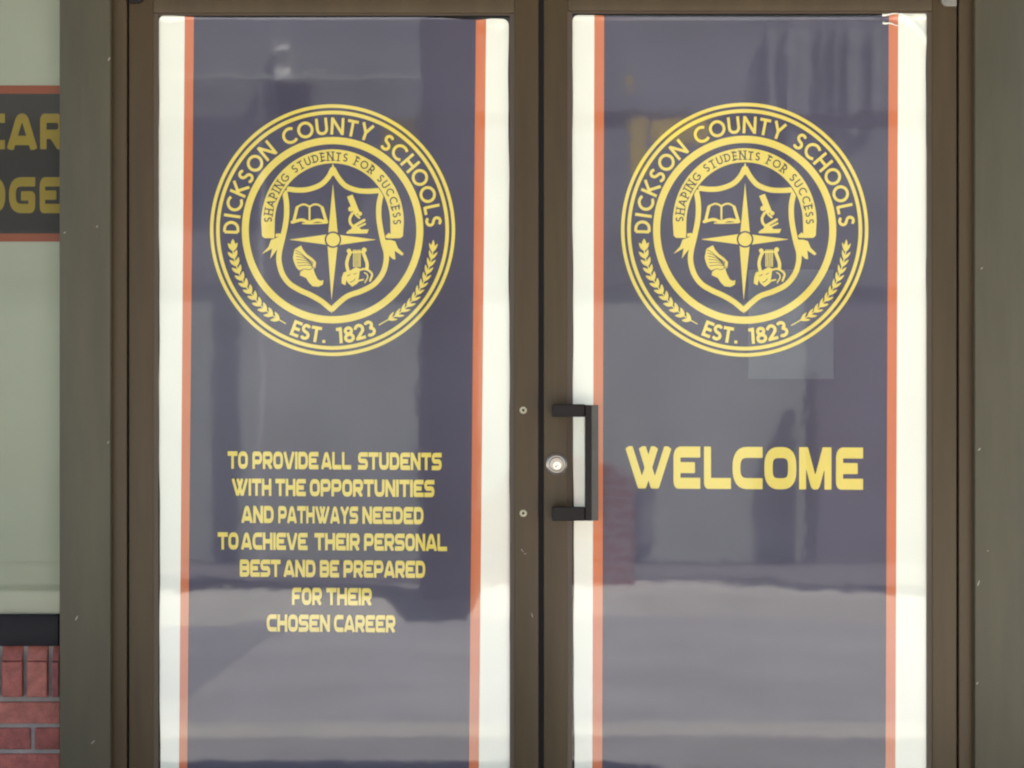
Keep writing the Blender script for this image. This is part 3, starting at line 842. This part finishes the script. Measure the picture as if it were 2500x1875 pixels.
# pivots at the top corners
def pivot(px0, px1, pyb, parent, mat, flip):
    x0, x1 = PX(px0, YS), PX(px1, YS); zb_ = PZ(pyb, YS); zt_ = PZ(-26, YS); r0 = .014
    pts = []
    for i in range(7):
        a = math.radians(90 * i / 6)
        pts.append((x0 + (x1 - x0) * 0 + r0 - r0 * math.cos(a), zb_ + r0 - r0 * math.sin(a)) if not flip else (x1 - r0 + r0 * math.sin(a), zb_ + r0 - r0 * math.cos(a)))
    if not flip: poly = [(x0, zt_)] + pts + [(x1, zb_), (x1, zt_)]
    else: poly = [(x0, zt_), (x0, zb_)] + pts + [(x1, zt_)]
    prism('pivot_hinge', poly, YS - .012, YS - .0003, mat, parent, .001)
pivot(2295, 2333, 17, dr, M['pivot'], False)
pivot(317, 352, 9, dl, M['handle'], True)  # same hinge as on the right; its shade is put into the darker material

# screws on the left leaf
for py in (1001.5, 1253):
    c = P(1277.5, py, YS)
    s_ = lathe_y('screw', c[0], c[2], [(.0082, YS + .0002), (.0080, YS - .0010), (.0066, YS - .0019), (.0036, YS - .0019), (.0026, YS - .0004), (.0002, YS - .0004)], M['screw'], dl, 28)
    lathe_y('socket', c[0], c[2], [(.0026, YS - .0006), (.0002, YS - .0006)], M['gasket'], s_, 12)

# lock cylinder
c = P(1358.5, 1133, YS)
lk = lathe_y('lock_cylinder', c[0], c[2], [(.0235, YS + .0002), (.0228, YS - .003), (.0190, YS - .0055), (.0172, YS - .0055), (.0168, YS - .0022), (.0157, YS - .0022), (.0153, YS - .0075), (.0140, YS - .0085), (.0002, YS - .0085)], M['steel'], dr, 56)
pc = P(1360, 1136.5, YS - .0085)
pg = lathe_y('key_plug', pc[0], pc[2], [(.0088, YS - .0084), (.0084, YS - .0102), (.0002, YS - .0102)], M['brass'], lk, 36)
ka = math.radians(38)
kp = [(-.0044, -.0011), (.0036, -.0008), (.0044, .0006), (-.0040, .0012)]
prism('keyhole', [(pc[0] - .001 + u * math.cos(ka) - v * math.sin(ka), pc[2] - .0012 + u * math.sin(ka) + v * math.cos(ka)) for u, v in kp], YS - .0106, YS - .0101, M['gasket'], lk)
# bronze ring round the cylinder
lathe_y('cylinder_collar', c[0], c[2], [(.0262, YS + .0002), (.0258, YS - .0012), (.0238, YS - .0014)], M['bronze_stop'], lk, 48)

# pull handle: two flat arms standing off the stile and an offset grip
YH = -0.062
hd = None
def hz(py): return PZ(py, YH)
def hx(px): return PX(px, YH)
grip = xsection('pull_handle', [(hx(1428.5), YH + .003), (hx(1430), YH), (hx(1443), YH), (hx(1444), YH + .0012), (hx(1461), YH + .013), (hx(1461), YH + .021), (hx(1428.5), YH + .021)], hz(1271.5), hz(989), M['handle'], dr)
for pyt, pyb in ((987, 1018), (1238, 1272)):
    ar = prism('arm', [(hx(1348), hz(pyb) + .0), (hx(1428.4), hz(pyb)), (hx(1428.4), hz(pyt)), (hx(1352), hz(pyt)), (hx(1348), hz(pyt + 4))], YH + .0045, YH + .020, M['handle'], grip, .0015)
    box('standoff', hx(1349), hx(1372), YH + .0202, YS - .0002, hz(pyb - 2), hz(pyt + 2), M['handle'], grip, .0015)
xsection('lit_grip_edge', [(hx(1444.4), YH + .0008), (hx(1461.6), YH + .0128), (hx(1461.6), YH + .0205), (hx(1461.2), YH + .0205), (hx(1461.2), YH + .0133), (hx(1444.2), YH + .0014)], hz(1271), hz(989.5), M['handle_edge'], grip)

# ------------------------------------------------------------------ banners on the doors
def relief(px, py, side):
    d = 0.0
    # edge lift at the top
    if side == 'r':
        # crease running across the top right corner
        qx, qy = px - 2262, py - 33
        rr = math.hypot((qx + 95) / 1.0, (qy - 100) / 1.0)
        dd = abs(math.hypot(px - 2130, (py - 175) * .95) - 150)
        ang = math.atan2(175 - py, px - 2130)
        if 0.1 < ang < 1.75:
            d += 0.0042 * math.exp(-(dd / 8.0) ** 2) * math.sin((ang - .1) / 1.65 * math.pi)
        d += 0.003 * math.exp(-((px - 2235) / 45) ** 2) * math.exp(-((py - 31) / 14) ** 2)
    else:
        d += 0.002 * math.exp(-((px - 410) / 26) ** 2) * math.exp(-((py - 42) / 12) ** 2)
        d += 0.0025 * math.exp(-((px - 1215) / 30) ** 2) * math.exp(-((py - 52) / 16) ** 2)
    d += 0.0016 * math.exp(-((py - 42) / 5.0) ** 2)
    return d

def banner(side, label, X, topf, ybot, loc):
    """X: six (x at top, x at bottom) boundaries: white, stripe, navy, stripe, white"""
    t = thing('door_banner', label, 'banner', loc, 'printed film banners on the two doors')
    names = ['margin', 'stripe', 'field', 'stripe', 'margin']; mats = ['white', 'orange', 'navy', 'orange', 'white']
    ys = [0, 1.2, 2.6, 4.5, 7, 10, 13, 17] + list(range(22, 150, 5)) + list(range(150, int(ybot) + 1, 22)) + [ybot]
    ys = sorted(set(ys))
    for i in range(5):
        wpx = X[i + 1][0] - X[i][0]
        nx = max(3, int(wpx / 5.0)) if i != 2 else int(wpx / 8)
        V, Fc = [], []
        for j, yy in enumerate(ys):
            fr_ = yy / 1835.0
            xa = X[i][0] + (X[i][1] - X[i][0]) * fr_; xb = X[i + 1][0] + (X[i + 1][1] - X[i + 1][0]) * fr_
            R0 = 15.0
            cut = R0 - math.sqrt(max(0, R0 ** 2 - (R0 - yy) ** 2)) if yy < R0 else 0
            if i == 0: xa += cut + 0.9 * math.sin(yy / 90.0) + .5 * math.sin(yy / 31.0 + 1)
            if i == 4: xb += -cut * (1 if side == 'l' else .35) + 0.9 * math.sin(yy / 70.0 + 2) + .5 * math.sin(yy / 27.0)
            for k in range(nx + 1):
                x = xa + (xb - xa) * k / nx
                y = topf(x) * max(0.0, 1 - yy / 300.0) + topf(600 if side == 'l' else 1700) * min(1.0, yy / 300.0) + yy
                w_ = P(x, y)
                V.append((w_[0], -relief(x, y, side) - .0001, w_[2]))
        n_ = nx + 1
        for j in range(len(ys) - 1):
            for k in range(nx):
                Fc.append((j * n_ + k, (j + 1) * n_ + k, (j + 1) * n_ + k + 1, j * n_ + k + 1))
        mesh_obj(names[i], V, Fc, M[mats[i]], t, smooth=True)
    return t

def interp(pts):
    def f(x):
        return float(np.interp(x, [p[0] for p in pts], [p[1] for p in pts]))
    return f
bl = banner('l', 'navy banner with seven lines of yellow words below the crest',
            [(387.5, 391), (451, 437), (473.5, 457), (1162, 1145), (1187, 1169), (1241, 1246)],
            interp([(388, 38), (430, 39), (480, 42), (620, 43), (800, 42.5), (1000, 42), (1040, 41.5), (1110, 46), (1165, 49), (1200, 46), (1241, 47)]), 1935,
            (PX(815), 0, PZ(1976)))
br = banner('r', 'navy banner with the word WELCOME beside the pull handle',
            [(1397, 1402), (1451, 1446), (1475, 1470), (2170, 2162), (2193, 2186), (2261, 2264)],
            interp([(1397, 37), (1450, 37), (1475, 39), (1800, 41), (2000, 41.5), (2130, 40), (2165, 35), (2215, 31), (2235, 29), (2262, 31)]), 1938,
            (PX(1830), 0, PZ(1976)))

def text_obj(name, V, F_, mat, parent, y=-.0006, label=None):
    o = mesh_obj(name, [(*((lambda q: (q[0], y, q[2]))(P(a, b))),) for a, b in V], [tuple(f) for f in F_], mat, parent)
    if label: o['label'] = label
    return o

kx, o1 = 3.568, 500.0
LINES = [
    (1144.2, 42.5, [('TO', 195, 380), ('PROVIDE', 410, 995), ('ALL', 1010, 1280), ('STUDENTS', 1330, 2068)]),
    (1210.0, 42, [('WITH', 230, 585), ('THE', 610, 885), ('OPPORTUNITIES', 910, 2005)]),
    (1276.4, 42, [('AND', 315, 605), ('PATHWAYS', 635, 1340), ('NEEDED', 1368, 1910)]),
    (1341.6, 42, [('TO', 108, 298), ('ACHIEVE', 312, 900), ('THEIR', 950, 1355), ('PERSONAL', 1382, 2115)]),
    (1407.6, 42, [('BEST', 300, 665), ('AND', 682, 970), ('BE', 997, 1175), ('PREPARED', 1203, 1925)]),
    (1475.4, 42, [('FOR', 755, 1025), ('THEIR', 1055, 1460)]),
    (1541.0, 42, [('CHOSEN', 535, 1095), ('CAREER', 1120, 1665)]),
]
for yb, cap, words in LINES:
    V, F_ = tech_words([(wd, o1 + (x0 + 5) / kx, o1 + (x1 - 5) / kx, yb, cap) for wd, x0, x1 in words], gap=.07, slope=.0075, x_ref=560)
    text_obj('text_line', V, F_, M['yellow'], bl)
wl = [('W', 155, 525), ('E', 542, 758), ('L', 788, 1005), ('C', 1018, 1260), ('O', 1275, 1532), ('M', 1555, 1815), ('E', 1852, 2070)]
V, F_ = tech_words([(c_, 1480 + x0 / 3.3015, 1480 + x1 / 3.3015, 1192.2, 103) for c_, x0, x1 in wl], slope=.006, x_ref=1530)
text_obj('welcome_lettering', V, F_, M['yellow'], br)

add_seal(bl, 812, 562, 1.0, 0.0)
add_seal(br, 1818, 561, 1.009, 0.0)

# curled slivers of film at the torn corner of the right banner
for (xa, ya, xb, yb, wd) in ((2153, 37, 2192, 33, 6.5), (2154, 56, 2180, 59, 6), (2178, 58, 2200, 68, 3)):
    V, Fc = [], []
    for i in range(9):
        q = i / 8; x = xa + (xb - xa) * q; y = ya + (yb - ya) * q + 1.0 * math.sin(q * 7)
        for s_, dpt in ((-1, -.0032), (0, -.0062), (1, -.0032)):
            w_ = P(x, y + s_ * wd * .5 * (1 - .5 * q)); V.append((w_[0], dpt, w_[2]))
        if i: o_ = 3 * (i - 1); Fc += [(o_, o_ + 3, o_ + 4, o_ + 1), (o_ + 1, o_ + 4, o_ + 5, o_ + 2)]
    mesh_obj('film_curl', V, Fc, M['white'], br, True)

# scratch on the left banner
for (px, py, l, ang) in ((571, 1410, 9, 1.0), (1000, 1684, 22, .08), (870, 642, 14, .4), (1000, 636, 24, .45)):
    c = P(px, py); u = l / 2 * S
    pts = [(c[0] - u * math.cos(ang), c[2] - u * math.sin(ang)), (c[0] + .0006 * math.sin(ang), c[2] - .0006 * math.cos(ang)), (c[0] + u * math.cos(ang), c[2] + u * math.sin(ang)), (c[0] - .0006 * math.sin(ang), c[2] + .0006 * math.cos(ang))]
    mesh_obj('scratch', [(p[0], -.0013, p[1]) for p in pts], [(0, 1, 2, 3)], M['navy'], bl)

# sheet of paper taped inside the right door
p0 = P(1827, 925, .0105); p1 = P(2035, 658, .0105)
tag(box('paper_notice', p0[0], p1[0], .0098, .0104, p0[2], p1[2], M['paper']), 'pale sheet of paper behind the film of the WELCOME banner', 'paper')

# ------------------------------------------------------------------ side windows, brick walls under them
YG = 0.012
def side_window(px0, px1, label, cat_group, letters):
    """px0..px1 opening between mullions"""
    xa, xb = PX(px0, .0), PX(px1, .0)
    t = thing('side_window', label, 'window', ((xa + xb) / 2, 0, PZ(1577)), 'windows beside the doors')
    zb0, zb1 = PZ(1577, .0), PZ(1501, .0)
    box('bottom_frame', xa, xb, -.004, .09, zb0, zb1, M['dark_frame'], t, .002)
    box('top_frame', xa, xb, -.004, .09, 2.45, 2.6, M['dark_frame'], t, .002)
    box('side_frame', xa, xa + .04, .001, .09, zb1 + .0005, 2.4495, M['dark_frame'], t, .002)
    box('glass_pane', xa + .0405, xb - .001, YG, YG + .006, zb1 + .0006, 2.449, M['tint_glass'], t)
    return t
XW0 = -1250 + 12
wl_ = side_window(XW0, 144.5, 'tinted side window left of the doors, film banner behind its glass', None, True)
wr_ = side_window(2504.5, 3748, 'tinted side window right of the doors beyond the wide mullion', None, False)

YF = 0.022
wb = thing('window_banner', 'white banner with navy band and yellow letters behind left side window', 'banner', (PX(-400), YF, PZ(1499)))
def wrect(name, x0, x1, ya, yb, mat):
    q0 = P(x0, yb, YF); q1 = P(x1, ya, YF)
    box(name, q0[0], q1[0], YF, YF + .0008, q0[2] + .0001, q1[2] - .0001, mat, wb)
wrect('field', -1185, 152, -420, 208.5, M['w_white'])
wrect('stripe', -1185, 152, 208.5, 229, M['w_orange'])
wrect('band', -1185, 152, 229, 570, M['w_navy'])
wrect('stripe', -1185, 152, 570, 590, M['w_orange'])
wrect('field', -1185, 152, 590, 1502, M['w_white'])
def wtext(words):
    V, F_ = tech_words(words)
    mesh_obj('lettering', [(P(a, b, YF)[0], YF - .0005, P(a, b, YF)[2]) for a, b in V], F_, M['w_yellow'], wb)
wtext([('E', -52, 12, 364.5, 87), ('A', 18, 90, 366, 89), ('R', 98, 158, 364.5, 87)])
wtext([('D', -50, 13, 520.5, 88), ('G', 22, 86, 520.5, 88), ('E', 97, 148, 520.5, 88)])
box('backing_panel', PX(2504.5) + .045, PX(3745), YF, YF + .001, PZ(1499), 2.448, M['w_white'], wr_)

def brick_wall(px0, px1, label, full):
    xa, xb = PX(px0), PX(px1)
    t = thing('brick_wall', label, 'wall', ((xa + xb) / 2, 0.05, 0))
    zt = PZ(1577)
    yb = 0.012
    box('mortar', xa + .0005, xb - .0005, yb + .006, .14, 0.0, zt - .002, M['mortar'], t)
    shared = {}
    def brick(x0, x1, z0, z1, y0, slope=0.0):
        x0 = max(x0, xa + .001); x1 = min(x1, xb - .001)
        if x1 - x0 < .008: return
        w_ = x1 - x0; h_ = z1 - z0
        mi = random.randrange(4)
        key = (round(w_, 4), round(h_, 4), slope, mi)
        if key not in shared:
            d_ = .05; e = .0022
            ring0 = [(-w_ / 2, 0, -h_ / 2), (w_ / 2, 0, -h_ / 2), (w_ / 2, slope, h_ / 2), (-w_ / 2, slope, h_ / 2)]
            v = [(p[0] * (1 - 2 * e / w_), p[1], p[2] * (1 - 2 * e / h_)) for p in ring0] + [(p[0], p[1] + e, p[2]) for p in ring0] + [(p[0], d_, p[2]) for p in ring0]
            f = [(0, 1, 2, 3)]
            for k in range(4):
                j = (k + 1) % 4
                f += [(k, k + 4, j + 4, j), (k + 4, k + 8, j + 8, j + 4)]
            me = bpy.data.meshes.new('brick'); me.from_pydata(v, [], f); me.materials.append(M['brick'][mi]); me.update()
            shared[key] = me
        o = bpy.data.objects.new('brick', shared[key]); COL.objects.link(o); o.parent = t
        o.location = (Vector(((x0 + x1) / 2, y0 + random.uniform(-.0012, .0012), (z0 + z1) / 2)) - Vector(t.location))
        o.rotation_euler = (0, random.uniform(-.004, .004), 0)
    # sill of bricks on edge
    pitch = 61.5 * S; x = PX(65 + 61.5 * (-22)) if full else PX(2506)
    while x < xb:
        brick(x, x + pitch - .011, PZ(1702), PZ(1616), yb - .012)
        x += pitch
    # sloped top of the sill
    x = PX(65 + 61.5 * (-22)) if full else PX(2506)
    while x < xb:
        brick(x, x + pitch - .011, PZ(1614), PZ(1577.6), yb - .011, slope=.016)
        x += pitch
    z = PZ(1716); row = 0
    while z > 0.03:
        x = PX(82 - 222 * 8 - (0 if row % 2 else 111)) if full else PX(2480 - (0 if row % 2 else 111))
        while x < xb:
            brick(x, x + (222 - 11) * S, z - 52.5 * S, z, yb)
            x += 222 * S
        z -= 63.5 * S; row += 1
    return t
brick_wall(-1250, 144.5, 'red brick wall with brick sill under the left side window', True)
brick_wall(2504.5, 3760, 'red brick wall with brick sill under the right side window', False)
